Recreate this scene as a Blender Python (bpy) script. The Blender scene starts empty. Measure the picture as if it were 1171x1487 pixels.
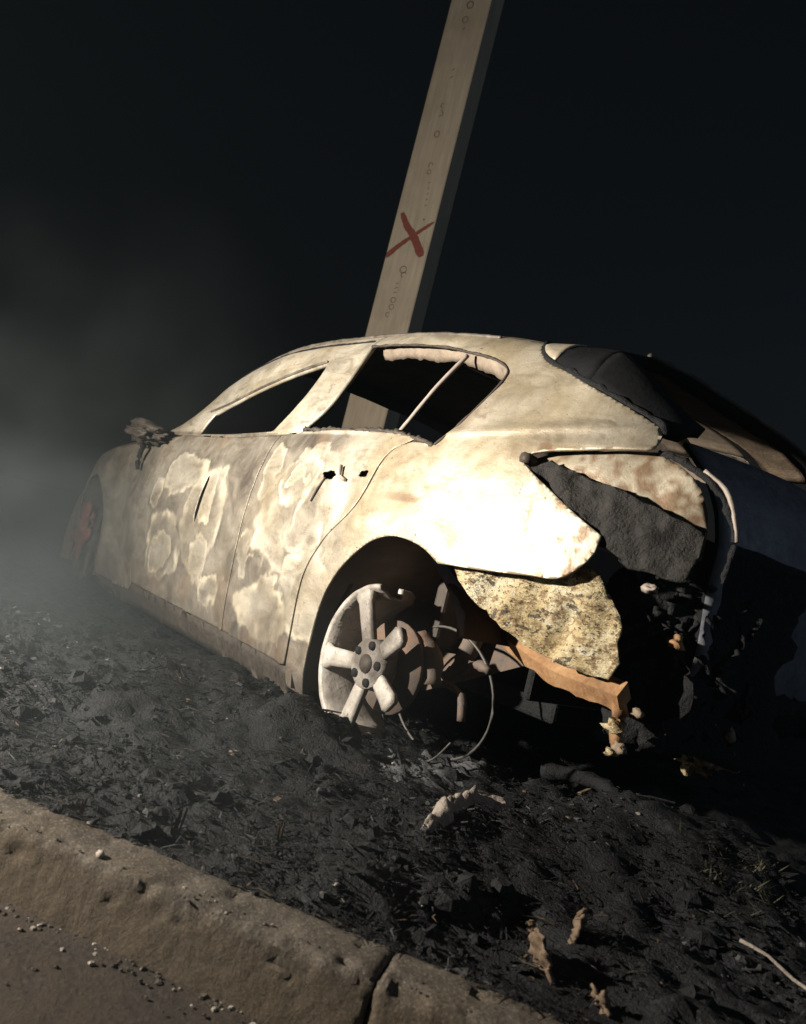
import bpy, bmesh, math, random
from mathutils import Vector, Matrix, noise
from mathutils.geometry import delaunay_2d_cdt

SC = bpy.context.scene
COL = SC.collection
R = math.radians
random.seed(7)

# ------------------------------------------------------------------ camera
cam_d = bpy.data.cameras.new('camera'); cam = bpy.data.objects.new('camera', cam_d); COL.objects.link(cam)
SC.camera = cam
cam_d.sensor_fit = 'VERTICAL'; cam_d.sensor_height = 36.0; cam_d.lens = 1096.65 / 1487 * 36
cam_d.clip_start = 0.02; cam_d.clip_end = 2000
CP = Vector((-1.694, 2.147, 0.609)); CA, CB, CR = -0.658, -0.075, 0.244
fw = Vector((math.cos(CA) * math.cos(CB), math.sin(CA) * math.cos(CB), -math.sin(CB)))
rt = Vector((math.sin(CA), -math.cos(CA), 0)); up = rt.cross(fw)
rt2 = math.cos(CR) * rt + math.sin(CR) * up; up2 = -math.sin(CR) * rt + math.cos(CR) * up
m = Matrix((rt2, up2, -fw)).transposed().to_4x4(); m.translation = CP
cam.matrix_world = m
cam_d.dof.use_dof = True; cam_d.dof.focus_distance = 2.3; cam_d.dof.aperture_fstop = 5.0

# ------------------------------------------------------------------ night sky, faint moon, one work lamp beside the camera
w = bpy.data.worlds.new('World'); SC.world = w; w.use_nodes = True
wn = w.node_tree; sky = wn.nodes.new('ShaderNodeTexSky'); sky.sky_type = 'NISHITA'; sky.sun_disc = False
sky.sun_elevation = R(-4); sky.sun_rotation = R(200); sky.air_density = 1.0; sky.dust_density = 2.0
bg = wn.nodes['Background']; bg.inputs['Strength'].default_value = 0.11
wn.links.new(sky.outputs[0], bg.inputs[0])
sd = bpy.data.lights.new('moon', 'SUN'); sd.energy = 0.19; sd.angle = R(0.5); sd.color = (0.62, 0.78, 1)
so = bpy.data.objects.new('moon', sd); COL.objects.link(so); so.rotation_euler = Vector((.82, .30, -.48)).to_track_quat('-Z', 'Y').to_euler()
ld = bpy.data.lights.new('hand_torch', 'SPOT'); ld.energy = 960; ld.spot_size = R(150); ld.spot_blend = 1.0
ld.shadow_soft_size = 0.035; ld.color = (1.0, 0.915, 0.79)
lo = bpy.data.objects.new('hand_torch', ld); COL.objects.link(lo); LP = Vector((0.75, 3.15, 1.0)); lo.location = LP
lo.rotation_euler = (Vector((0.05, -0.5, 1.65)) - LP).to_track_quat('-Z', 'Y').to_euler()

SC.view_settings.view_transform = 'Standard'; SC.view_settings.look = 'None'
SC.view_settings.exposure = 0.0; SC.view_settings.gamma = 1.0; SC.view_settings.use_curve_mapping = False
SC.render.engine = 'CYCLES'
SC.cycles.use_denoising = True
SC.cycles.max_bounces = 5; SC.cycles.volume_bounces = 0
SC.cycles.volume_step_rate = 3.0; SC.cycles.volume_max_steps = 128

# ------------------------------------------------------------------ materials
def nz(p, s=1.0): return noise.noise(Vector(p) * s)
def fbm(p, s=1.0, o=4): return noise.fractal(Vector(p) * s, 0.9, 2.1, o)

class M:
    def __init__(self, name):
        self.m = bpy.data.materials.new(name); self.m.use_nodes = True
        self.t = self.m.node_tree; self.b = self.t.nodes['Principled BSDF']
    def n(self, kind, **kw):
        nd = self.t.nodes.new('ShaderNode' + kind)
        for k, v in kw.items():
            if k in nd.inputs: nd.inputs[k].default_value = v
            else: setattr(nd, k, v)
        return nd
    def l(self, a, b): self.t.links.new(a, b)
    def coord(self):
        if not hasattr(self, 'c'): self.c = self.n('TexCoord').outputs['Object']
        return self.c
    def noise(self, scale, detail=6, rough=.6, dist=0.0, stretch=None):
        nd = self.n('TexNoise', Scale=scale, Detail=detail, Roughness=rough, Distortion=dist)
        src = self.coord()
        if stretch:
            mp = self.n('Mapping'); mp.inputs['Scale'].default_value = stretch; self.l(src, mp.inputs[0]); src = mp.outputs[0]
        self.l(src, nd.inputs['Vector']); return nd.outputs['Fac']
    def ramp(self, src, stops):
        r = self.n('ValToRGB'); e = r.color_ramp.elements
        while len(e) > 1: e.remove(e[-1])
        for i, (p, c) in enumerate(stops):
            x = e[0] if i == 0 else e.new(p)
            x.position = p; x.color = (c, c, c, 1) if isinstance(c, (int, float)) else (*c, 1)
        self.l(src, r.inputs[0]); return r.outputs[0]
    def mix(self, f, a, b, bl='MIX'):
        x = self.n('Mix', data_type='RGBA', blend_type=bl)
        for v, i in ((f, 0), (a, 6), (b, 7)):
            if hasattr(v, 'node'): self.l(v, x.inputs[i])
            elif isinstance(v, (int, float)): x.inputs[i].default_value = v if i == 0 else (v, v, v, 1)
            else: x.inputs[i].default_value = (*v, 1)
        return x.outputs[2]
    def bump(self, h, strength=.4, dist=.01):
        x = self.n('Bump', Strength=strength, Distance=dist); self.l(h, x.inputs['Height']); self.l(x.outputs[0], self.b.inputs['Normal'])
    def out(self, col=None, rough=None, metal=None, spec=None):
        for v, k in ((col, 'Base Color'), (rough, 'Roughness'), (metal, 'Metallic'), (spec, 'Specular IOR Level')):
            if v is None: continue
            if hasattr(v, 'node'): self.l(v, self.b.inputs[k])
            else: self.b.inputs[k].default_value = v if isinstance(v, (int, float)) else (*v, 1)
        return self.m

def mat_paint():
    k = M('burnt_paint')
    at = k.n('Attribute', attribute_name='burn')
    sp = k.n('SeparateColor'); k.l(at.outputs['Color'], sp.inputs[0])
    ash, edge, rust = sp.outputs[0], sp.outputs[1], sp.outputs[2]
    n1 = k.noise(9, 8, .65, 1.2); n2 = k.noise(42, 8, .7); n3 = k.noise(3.2, 4, .55, .6); n4 = k.noise(120, 3, .6)
    brown = k.mix(k.ramp(n1, [(.35, 0.), (.68, 1.)]), (.080, .069, .058), (.188, .164, .138))
    cream = k.mix(k.ramp(n3, [(.35, 0.), (.65, 1.)]), (.36, .30, .20), (.68, .63, .52))
    cream = k.mix(k.ramp(n2, [(.52, 0.), (.75, .55)]), cream, (.30, .235, .15))
    cream = k.mix(k.ramp(k.noise(5, 7, .7, 1.0, (1, 1, 3.2)), [(.50, 0.), (.66, .75)]), cream, (.27, .215, .135)); c = k.mix(ash, brown, cream)
    c = k.mix(edge, c, (.60, .53, .41))
    c = k.mix(k.ramp(k.noise(6, 7, .7, 2.0), [(.60, 0.), (.66, .5)]), c, (.17, .13, .105))
    rc = k.mix(n2, (.14, .085, .05), (.30, .215, .14))
    c = k.mix(rust, c, rc)
    # flaked-off pits and soot specks
    sm = k.n('Math', operation='MULTIPLY'); k.l(k.ramp(n2, [(.62, 0.), (.67, 1.)]), sm.inputs[0]); k.l(k.ramp(n1, [(.53, 0.), (.62, 1.)]), sm.inputs[1])
    c = k.mix(sm.outputs[0], c, (.045, .036, .03)); c = k.mix(k.ramp(k.noise(85, 4, .6), [(.685, 0.), (.72, .85)]), c, (.05, .04, .033))
    n5 = k.noise(230, 3, .6); c = k.mix(k.ramp(n5, [(.60, 0.), (.70, .45)]), c, (.10, .075, .055)); k.bump(k.mix(.5, k.mix(.5, n2, n4), n1), .5, .006)
    return k.out(c, k.ramp(n1, [(.3, .34), (.7, .6)]), .3, .5)

def mat_simple(name, stops, scale=8, rough=(.6, .95), bump=.5, dist=.01, metal=0.0, detail=8, distort=.5, spec=.4):
    k = M(name); n = k.noise(scale, detail, .65, distort); n2 = k.noise(scale * 6, 6, .7)
    c = k.ramp(n, stops); c = k.mix(.35, c, k.ramp(n2, [(.3, stops[0][1]), (.7, stops[-1][1])]))
    if bump: k.bump(k.mix(.4, n, n2), bump, dist)
    return k.out(c, k.ramp(n2, [(.3, rough[0]), (.7, rough[1])]), metal, spec)

MP = mat_paint()
MCHAR = mat_simple('char', [(.3, (.0035, .0039, .0046)), (.6, (.008, .0086, .0100)), (.75, (.015, .0155, .017))], 14, (.5, .9), .9, .02, spec=.3)
MBLUE = mat_simple('scorched_steel', [(.3, (.08, .09, .112)), (.6, (.16, .172, .20)), (.75, (.27, .27, .28))], 7, (.4, .75), .5, .01, .3)
MSOOT = mat_simple('sooty_steel', [(.3, (.024, .021, .02)), (.6, (.055, .046, .039)), (.8, (.12, .092, .068))], 9, (.5, .85), .4, .008, .2)
MLINER = mat_simple('wheel_housing_steel', [(.3, (.055, .053, .052)), (.52, (.10, .09, .084)), (.7, (.24, .125, .06))], 4.5, (.6, .9), .5, .01)
MRUST = mat_simple('orange_rust', [(.3, (.10, .045, .02)), (.5, (.27, .14, .06)), (.7, (.42, .26, .13))], 11, (.7, .95), .5, .008)
def mat_flake():
    k = M('flaking_steel'); n1 = k.noise(30, 8, .75, .3, (1, 1, 1.7)); n2 = k.noise(90, 5, .7, .2, (1, 1, 2)); n3 = k.noise(7, 5, .6, .5)
    c = k.ramp(n3, [(.35, (.36, .27, .13)), (.5, (.52, .42, .24)), (.65, (.60, .53, .37))])
    c = k.mix(k.ramp(n1, [(.52, 0.), (.56, 1.)]), c, (.26, .185, .10)); c = k.mix(k.ramp(n1, [(.40, 1.), (.43, 0.)]), c, (.66, .61, .48))
    c = k.mix(k.ramp(k.noise(17, 6, .7, .6, (1, 1, 1.5)), [(.57, 0.), (.60, .9)]), c, (.05, .04, .03)); c = k.mix(k.ramp(n2, [(.58, 0.), (.61, 1.)]), c, (.035, .028, .02)); c = k.mix(k.ramp(n1, [(.64, 0.), (.66, 1.)]), c, (.03, .025, .02))
    k.bump(k.mix(.5, n1, n2), 1.0, .015); return k.out(c, k.ramp(n1, [(.4, .4), (.6, .8)]), .15, .4)
MFLAKE = mat_flake()
def mat_rim():
    k = M('sooted_alloy'); n1 = k.noise(9, 8, .7, .6); n2 = k.noise(55, 6, .75); n3 = k.noise(4, 4, .6)
    c = k.ramp(n1, [(.3, (.22, .20, .18)), (.5, (.40, .365, .325)), (.7, (.50, .465, .425))])
    c = k.mix(k.ramp(n3, [(.47, 0.), (.62, .85)]), c, (.10, .085, .072)); c = k.mix(k.ramp(n2, [(.60, 0.), (.68, .8)]), c, (.06, .05, .043))
    k.bump(k.mix(.5, n1, n2), .6, .008); return k.out(c, k.ramp(n2, [(.3, .4), (.7, .8)]), .2, .4)
MRIM = mat_rim()
MALU = mat_simple('ashy_alloy', [(.3, (.17, .14, .12)), (.5, (.32, .27, .235)), (.7, (.42, .365, .325))], 10, (.5, .8), .35, .006, .1)
MINNER = mat_simple('bare_inner_steel', [(.3, (.085, .065, .05)), (.5, (.21, .165, .125)), (.7, (.31, .255, .195))], 8, (.6, .9), .3, .006)
MLAMP = mat_simple('melted_lamp_plastic', [(.36, (.004, .004, .004)), (.47, (.011, .010, .0095)), (.58, (.018, .016, .014)), (.70, (.036, .031, .025))], 24, (.45, .85), .9, .015)
MTANP = mat_simple('tan_crust', [(.3, (.09, .06, .04)), (.6, (.22, .16, .11)), (.75, (.36, .29, .21))], 22, (.6, .9), .6)
MBLACK = mat_simple('soot_black', [(.3, (.0025, .0028, .0034)), (.7, (.008, .0085, .010))], 9, (.7, .95), .5, .01, spec=.15)
MRED = mat_simple('scorched_red', [(.3, (.07, .022, .017)), (.6, (.20, .062, .047))], 12, (.6, .9), .4, .01)
MWIRE = mat_simple('wire', [(.3, (.04, .038, .035)), (.7, (.12, .11, .10))], 20, (.5, .7), 0, .01, .3)

# ------------------------------------------------------------------ mesh helpers
def link(name, me, mat, parent=None, smooth=True):
    o = bpy.data.objects.new(name, me); COL.objects.link(o)
    if mat is not None and not me.materials: me.materials.append(mat)
    if parent is not None: o.parent = parent
    if smooth:
        me.polygons.foreach_set('use_smooth', [True] * len(me.polygons))
    return o
def mesh(name, V, F, mat, parent=None, smooth=True):
    me = bpy.data.meshes.new(name); me.from_pydata(V, [], F); me.update()
    return link(name, me, mat, parent, smooth)
def tag(o, label=None, cat=None, group=None, kind=None):
    for k, v in (('label', label), ('category', cat), ('group', group), ('kind', kind)):
        if v: o[k] = v
    return o
def empty(name, loc=(0, 0, 0)):
    o = bpy.data.objects.new(name, None); COL.objects.link(o); o.location = loc; o.empty_display_size = .1; return o
def cat(pts, step=.02, closed=False):
    """Catmull-Rom resampling of a 2-D or 3-D polyline."""
    P = [Vector(q) for q in pts]; n = len(P); out = []
    for i in range(n if closed else n - 1):
        g = (lambda j: P[j % n]) if closed else (lambda j: P[max(0, min(n - 1, j))])
        a, b, c, d = g(i - 1), g(i), g(i + 1), g(i + 2)
        k = max(1, int((c - b).length / step))
        for s in range(k):
            t = s / k
            out.append(.5 * ((2 * b) + (c - a) * t + (2 * a - 5 * b + 4 * c - d) * t * t + (3 * b - a - 3 * c + d) * t ** 3))
    if not closed: out.append(P[-1])
    return out
def lin(pts, step=.02):
    P = [Vector(q) for q in pts]; out = []
    for b, c in zip(P, P[1:]):
        k = max(1, int((c - b).length / step))
        out += [b.lerp(c, s / k) for s in range(k)]
    out.append(P[-1]); return out
def tube(name, pts, rad, mat, parent=None, seg=8, wob=0.0, sx=1.0, closed=False, wf=30, step=.02):
    P = cat(pts, step, closed); n = len(P); V = []; F = []
    upv = Vector((0, 0, 1))
    for i, q in enumerate(P):
        a = P[(i - 1) % n] if (closed or i) else q; b = P[(i + 1) % n] if (closed or i < n - 1) else q
        d = (b - a).normalized(); u = d.cross(upv)
        if u.length < .15: u = d.cross(Vector((1, 0, 0)))
        u.normalize(); v = u.cross(d)
        f = i / max(1, n - 1); r = rad(f) if callable(rad) else rad
        for s in range(seg):
            an = 2 * math.pi * s / seg; e = u * math.cos(an) * sx + v * math.sin(an)
            rr = r * (1 + wob * fbm(q + e * r, wf, 3)); V.append(q + e * rr)
    for i in range(n if closed else n - 1):
        for s in range(seg):
            j = (i + 1) % n
            F.append((i * seg + s, i * seg + (s + 1) % seg, j * seg + (s + 1) % seg, j * seg + s))
    if not closed: F += [tuple(range(seg))[::-1], tuple((n - 1) * seg + s for s in range(seg))]
    return mesh(name, V, F, mat, parent)
def lump(name, c, size, mat, parent=None, amp=.35, freq=6, sub=3, seed=0, rot=0):
    bm = bmesh.new(); bmesh.ops.create_icosphere(bm, subdivisions=sub, radius=1)
    ca, sa = math.cos(rot), math.sin(rot)
    for v in bm.verts:
        d = v.co.copy(); r = 1 + amp * fbm(d + Vector((seed, seed * 1.7, 3)), freq * .25, 4) * 1.6 + amp * .5 * nz(d + Vector((seed, 0, 0)), freq)
        q = Vector((d.x * size[0], d.y * size[1], d.z * size[2])) * r
        v.co = Vector(c) + Vector((q.x * ca - q.y * sa, q.x * sa + q.y * ca, q.z))
    me = bpy.data.meshes.new(name); bm.to_mesh(me); bm.free(); return link(name, me, mat, parent)
def slab(name, pts2, place, thick, mat, parent=None, step=.03, amp=0.0):
    """flat outline (2-D) placed by place(a,b,depth) with thickness"""
    P = lin(list(pts2) + [pts2[0]], step)[:-1]; n = len(P)
    V = [place(q.x, q.y, 0) for q in P] + [place(q.x, q.y, thick) for q in P]
    F = [tuple(range(n)), tuple(range(2 * n - 1, n - 1, -1))] + [(i, i + n, (i + 1) % n + n, (i + 1) % n) for i in range(n)]
    return mesh(name, V, F, mat, parent, False)
def inside(q, poly):
    x, y = q; c = False; n = len(poly)
    for i in range(n):
        a, b = poly[i], poly[i - 1]
        if (a[1] > y) != (b[1] > y) and x < (b[0] - a[0]) * (y - a[1]) / (b[1] - a[1]) + a[0]: c = not c
    return c

# ------------------------------------------------------------------ the car body's side surface  y = Y(x, z)
ZT = [(.10, .79), (.18, .835), (.25, .855), (.45, .872), (.65, .882), (.80, .872), (.90, .855), (.95, .84), (1.0, .815)]
XT = [(-1.0, -.26), (-.85, -.15), (-.75, -.095), (-.6, -.045), (-.4, -.014), (-.2, 0), (0, 0), (2.6, 0), (2.9, -.02), (3.2, -.07), (3.4, -.14), (3.6, -.26)]
RHT = [(-.95, .97), (-.80, 1.04), (-.62, 1.20), (-.45, 1.345), (-.2, 1.385), (0, 1.432), (.25, 1.473), (.5, 1.502), (.75, 1.512), (1.0, 1.521), (1.25, 1.513), (1.5, 1.468), (1.75, 1.385), (2.0, 1.212), (2.2, 1.0)]
FX = 2.82                                                            # front axle
def pch(T, v):
    n = len(T)
    if v <= T[0][0]: return T[0][1]
    if v >= T[-1][0]: return T[-1][1]
    i = max(j for j in range(n - 1) if T[j][0] <= v)
    d = lambda j: (T[j + 1][1] - T[j][1]) / (T[j + 1][0] - T[j][0])
    def mm(j):
        if j == 0: return d(0)
        if j == n - 1: return d(n - 2)
        return 0 if d(j - 1) * d(j) <= 0 else 2 * d(j - 1) * d(j) / (d(j - 1) + d(j))
    h = T[i + 1][0] - T[i][0]; t = (v - T[i][0]) / h
    return (2 * t ** 3 - 3 * t * t + 1) * T[i][1] + (t ** 3 - 2 * t * t + t) * h * mm(i) + (-2 * t ** 3 + 3 * t * t) * T[i + 1][1] + (t ** 3 - t * t) * h * mm(i + 1)
def RH(x): return pch(RHT, x)
def sec(t): return (.815 - .15 * t - .03 * t * t) * max(0, 1 - t ** 12) ** (1 / 3.5)
def ZR(x, t): return 1 + (RH(x) - 1) * t
def Y(x, z):
    if z <= 1.0: y = pch(ZT, z)
    else: y = sec(min(.9995, (z - 1) / max(.02, RH(x) - 1)))
    y += pch(XT, x) * min(1, y / .8)
    for cx in (-.03, FX):
        r = math.hypot(x - cx, z - .33); y += .018 * math.exp(-((r - .41) / .07) ** 2) * max(0, min(1, (1.0 - z) / .2))
    zc = 1.012 + max(0, -.1 - x) * .08
    if x < .1: y += .007 * math.exp(-((z - zc) / .014) ** 2) * min(1, (.1 - x) / .2)
    return y

# burn pattern on the left side: ash fields with bright tide lines, torch hot spot painted into the ash tone
BLOBS = [(.50, .70, .26, .235, .42), (.34, .46, .15, .13, .5), (1.22, .62, .20, .22, .30), (1.60, .46, .19, .15, .18), (.60, .36, .20, .10, .35), (1.55, .80, .20, .09, .35),
         (.565, .825, .115, .085, .30), (.79, .835, .06, .10, .45), (.43, .70, .10, .12, .28), (.79, .545, .05, .075, .3), (1.24, .70, .075, .11, .55), (1.18, .46, .11, .085, .5), (1.62, .43, .11, .085, .4), (1.03, .36, .10, .06, .3), (1.80, .70, .08, .10, .4), (.56, .83, .06, .042, .55)]
def burn(x, z, side):
    wx = x + .075 * nz((x, z, 1.3), 6) + .035 * nz((x, z, 5), 17) + .01 * nz((x, z, 3), 50); wz = z + .06 * nz((x, z, 9.1), 6) + .03 * nz((x, z, 2), 17) + .01 * nz((x, z, 6), 50)
    ash = edge = 0
    q = sst(.42, .05, wx + .25 * (.65 - z)) if z < 1.0 else .62 + .45 * fbm((x * .6, z * 1.5, 3), 5, 3)  # uneven torchlight in the ash tone: whitest on the quarter, greyer C-pillar
    ash = .16 + .22 * fbm((x, z, 4), 3.5, 3) + .80 * q
    if side > 0 and z < .97 and x > .08:
        for i, (bx, bz, rx, rz, tone) in enumerate(BLOBS):
            f = math.hypot((wx - bx) / rx, (wz - bz) / rz)
            if f > 1.7: continue
            ins = sst(1.02, .985, f) * (1 - .8 * q); m1 = max(.08, min(1, .5 + 1.5 * fbm((x, z, i), 7, 3))); wid = .03 + .09 * max(0, .5 + nz((x, z, i + 3), 5))
            ash = ash * (1 - ins) + ins * (tone + .16 * nz((x, z, i * 3), 10) + .25 * f ** 4)
            ash *= 1 - .6 * math.exp(-((f - 1.10) / .09) ** 2) * (1 - q) * m1
            edge = max(edge * (1 - ins), .95 * m1 * m1 * math.exp(-((f - .95) / (wid if f > .95 else wid * 2.4)) ** 2))
        if z < .40: ash *= max(.1, (z - .1) / .30); edge *= max(0, (z - .15) / .25)
    if z > 1.0: edge = .25 * max(0, nz((x, z, 3), 5))
    rust = 0
    if z > .9 and x > .1: rust = .55 * max(0, nz((x, z, 8), 10)) * math.exp(-((z - .98) / .05) ** 2) * 2
    if -.2 < x < .2 and z > .95: rust = max(rust, .9 * max(0, nz((x * 2, z, 8), 9) + .1) * math.exp(-((math.hypot(x + .1, (z - 1.12) * .8) - .05) / .12) ** 2))
    if x < -.42 and z < 1.0: rust = max(rust, .95 * sst(.18, .34, fbm((x, z, 21), 28, 3) + .30 * sst(-.45, -.68, x) - .1))
    if x < .12 and z < 1.0: rust = max(rust, .65 * sst(.05, .4, fbm((x * .5, z * 2.2, 31), 11, 4)) * math.exp(-((x + .09) / .13) ** 2 - ((z - .80) / .05) ** 2) * 1.6, .35 * sst(.15, .45, fbm((x, z * 1.6, 37), 9, 4)))
    if z < .45: rust = max(rust, .5 * max(0, nz((x, z, 6), 6) + .1))
    return (max(0, min(1, ash)), max(0, min(1, edge)), max(0, min(1, rust)), 1)
def sst(a, b, v):
    t = max(0, min(1, (v - a) / (b - a))); return t * t * (3 - 2 * t)

def panel(name, outline, parent, mat, side=1, grid=.016, off=0.0, thick=.004, holes=(), warp=.004, yfun=None, inner=None, burnfn=burn, wfreq=5):
    """sheet-metal panel: outline (x,z) -> triangulated sheet lying on the body surface, given real thickness"""
    ol = [tuple(q) for q in outline]
    pts = list(ol); edges = [(i, (i + 1) % len(ol)) for i in range(len(ol))]
    for h in holes:
        b = len(pts); pts += [tuple(q) for q in h]; edges += [(b + i, b + (i + 1) % len(h)) for i in range(len(h))]
    xs = [q[0] for q in ol]; zs = [q[1] for q in ol]; rnd = random.Random(3)
    for i in range(int((max(xs) - min(xs)) / grid) + 1):
        for j in range(int((max(zs) - min(zs)) / grid) + 1):
            q = (min(xs) + (i + .5 * (j % 2)) * grid, min(zs) + j * grid)
            if inside(q, ol) and not any(inside(q, h) for h in holes): pts.append(q)
    V2, _, F2, *_ = delaunay_2d_cdt([Vector(q) for q in pts], edges, [], 0, 1e-5)
    keep = []
    for f in F2:
        c = sum((V2[i] for i in f), Vector((0, 0))) / len(f)
        if inside(c, ol) and not any(inside(c, h) for h in holes): keep.append(tuple(f) if side < 0 else tuple(f)[::-1])
    used = sorted({i for f in keep for i in f}); mp = {v: k for k, v in enumerate(used)}
    V = []; C = []
    for i in used:
        x, z = V2[i]; y = (yfun or Y)(x, z) + off + warp * fbm((x, z, off + side), wfreq, 3 if wfreq < 9 else 4)
        V.append((x, side * y, z)); C.append(burnfn(x, z, side))
    o = mesh(name, V, [tuple(mp[i] for i in f) for f in keep], mat, parent)
    a = o.data.color_attributes.new('burn', 'FLOAT_COLOR', 'POINT')
    a.data.foreach_set('color', [c for q in C for c in q])
    # outward normal check
    s = sum(p.normal.y for p in o.data.polygons)
    if s * side < 0: o.data.flip_normals()
    if thick:
        sm = o.modifiers.new('sheet', 'SOLIDIFY'); sm.thickness = thick; sm.offset = -1
        if inner is not None: o.data.materials.append(inner); sm.material_offset = 1
    return o

# ------------------------------------------------------------------ ground, road, kerb
KA = Vector((-.197, 1.744)); KT = Vector((.82, .572)).normalized(); KN = Vector((-KT.y, KT.x))   # kerb back edge, its direction, towards the road
def kd(x, y):
    q = Vector((x, y)) - KA; return q.dot(KT), q.dot(KN)
def sst(a, b, v):
    t = max(0, min(1, (v - a) / (b - a))); return t * t * (3 - 2 * t)
def G(x, y):
    u, s = kd(x, y)
    if s > -.005: return .02 - .16 * sst(-.005, .09, s)
    d = math.hypot(x - .3, y - .6); near = 1 - sst(2.5, 9, d)
    g = .036 + .065 * sst(0.0, -.6, s)
    g += near * (.034 * fbm((x, y, 0), 2.6, 4) + .024 * fbm((x, y, 4), 8, 4) + .013 * abs(fbm((x, y, 7), 22, 4)) * 2) * sst(.02, -.12, s)
    g += .085 * math.exp(-((x - .03) ** 2 + (y - .95) ** 2) / .022) + .05 * math.exp(-((x - .55) ** 2 + (y - 1.15) ** 2) / .10)
    g += .10 * math.exp(-((x + .72) ** 2 + (y - .42) ** 2) / .06) + .035 * math.exp(-((x + .55) ** 2 + (y - .98) ** 2) / .02)
    return g
def axis(lo, hi, step, far):
    v = []; x = lo
    while x <= hi: v.append(x); x += step
    a = []; d = step
    x = lo
    while x > -far: d *= 1.35; x -= d; a.append(x)
    b = []; d = step; x = v[-1]
    while x < far: d *= 1.35; x += d; b.append(x)
    return a[::-1] + v + b
gx = axis(-1.5, 3.2, .017, 120); gy = axis(-1.2, 2.6, .017, 120)
V = [(x, y, G(x, y)) for x in gx for y in gy]; ny = len(gy)
F = [(i * ny + j, (i + 1) * ny + j, (i + 1) * ny + j + 1, i * ny + j + 1) for i in range(len(gx) - 1) for j in range(ny - 1)]
def mat_ground():
    k = M('charred_soil'); n1 = k.noise(5, 9, .7, .8); n2 = k.noise(38, 8, .75); n3 = k.noise(1.7, 5, .6); n4 = k.noise(150, 4, .7)
    c = k.ramp(n1, [(.3, (.0028, .0034, .0042)), (.55, (.0058, .0065, .0078)), (.72, (.014, .0148, .0165))])
    ashm = k.n('Math', operation='MULTIPLY'); k.l(k.ramp(n2, [(.50, 0.), (.66, 1.)]), ashm.inputs[0]); k.l(k.ramp(n3, [(.46, 0.), (.62, 1.)]), ashm.inputs[1])
    c = k.mix(ashm.outputs[0], c, (.05, .051, .055))
    c = k.mix(k.ramp(k.noise(60, 5, .7), [(.69, 0.), (.75, .7)]), c, (.06, .047, .035))
    k.bump(k.mix(.5, k.mix(.5, n2, n4), n1), .9, .03)
    return k.out(c, k.ramp(n2, [(.3, .42), (.7, .85)]), 0, .3)
tag(mesh('ground', V, F, mat_ground()), 'burnt black verge soil covered in ash around the car', 'ground', kind='structure')

def mat_road():
    k = M('dirty_asphalt'); n1 = k.noise(6, 8, .7, .5); n2 = k.noise(90, 6, .8); n3 = k.noise(2.2, 4, .6)
    c = k.ramp(n2, [(.35, (.022, .018, .015)), (.6, (.055, .046, .038)), (.74, (.14, .12, .10))])
    c = k.mix(k.ramp(n1, [(.4, 0.), (.65, .8)]), c, (.075, .055, .04)); k.bump(k.mix(.5, n2, n1), .8, .012)
    return k.out(c, .85, 0, .3)
RV = []; RF = []; us = axis(-1.6, 2.0, .03, 60); ss = [.105 + .03 * i for i in range(36)] + [1.3, 1.7, 2.4, 4, 7]
for uu in us:
    for s in ss:
        q = KA + KT * uu + KN * s; RV.append((q.x, q.y, -.058 + .006 * fbm((q.x, q.y, 0), 5, 4) + (.005 * math.exp(-((s - .13) / .03) ** 2) * (.5 + fbm((uu, 0, 2), 9, 3)))))
n = len(ss); RF = [(i * n + j, i * n + j + 1, (i + 1) * n + j + 1, (i + 1) * n + j) for i in range(len(us) - 1) for j in range(n - 1)]
ro = mesh('road', RV, RF, mat_road()); tag(ro, 'dirty dark asphalt road edge in front of the kerb', 'road', kind='structure')
if ro.data.polygons[0].normal.z < 0: ro.data.flip_normals()

def mat_kerb():
    k = M('weathered_concrete'); n1 = k.noise(7, 9, .7, .6); n2 = k.noise(55, 8, .75); n3 = k.noise(2.6, 5, .6, .5)
    c = k.ramp(n1, [(.32, (.036, .030, .024)), (.48, (.092, .077, .061)), (.62, (.135, .116, .094)), (.75, (.19, .165, .138))])
    c = k.mix(k.ramp(n3, [(.42, 0.), (.62, .75)]), c, (.10, .07, .04))
    c = k.mix(k.ramp(n2, [(.56, 0.), (.66, .85)]), c, (.04, .033, .027))
    c = k.mix(k.ramp(n2, [(.28, .6), (.36, 0.)]), c, (.24, .21, .17)); sp = k.n('SeparateXYZ'); k.l(k.coord(), sp.inputs[0])
    hz_ = k.n('Math', operation='MULTIPLY_ADD'); k.l(n1, hz_.inputs[0]); hz_.inputs[1].default_value = .05; k.l(sp.outputs[2], hz_.inputs[2])
    n6 = k.noise(210, 3, .6); c = k.mix(k.ramp(n6, [(.56, 0.), (.66, .7)]), c, (.23, .20, .165)); c = k.mix(k.ramp(n6, [(.34, .7), (.42, 0.)]), c, (.03, .025, .02)); c = k.mix(k.ramp(hz_.outputs[0], [(.0, .75), (.045, .7), (.072, .0)]), c, k.mix(k.mix(.5, n2, n6), (.04, .03, .019), (.175, .135, .092)))
    k.bump(k.mix(.55, n2, n1), .8, .012)
    return k.out(c, .88, 0, .3)
MK = mat_kerb()
kerb = empty('kerb', (KA.x, KA.y, 0)); tag(kerb, 'worn brown concrete kerb between the road and the burnt verge', 'kerb', kind='structure')
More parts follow.
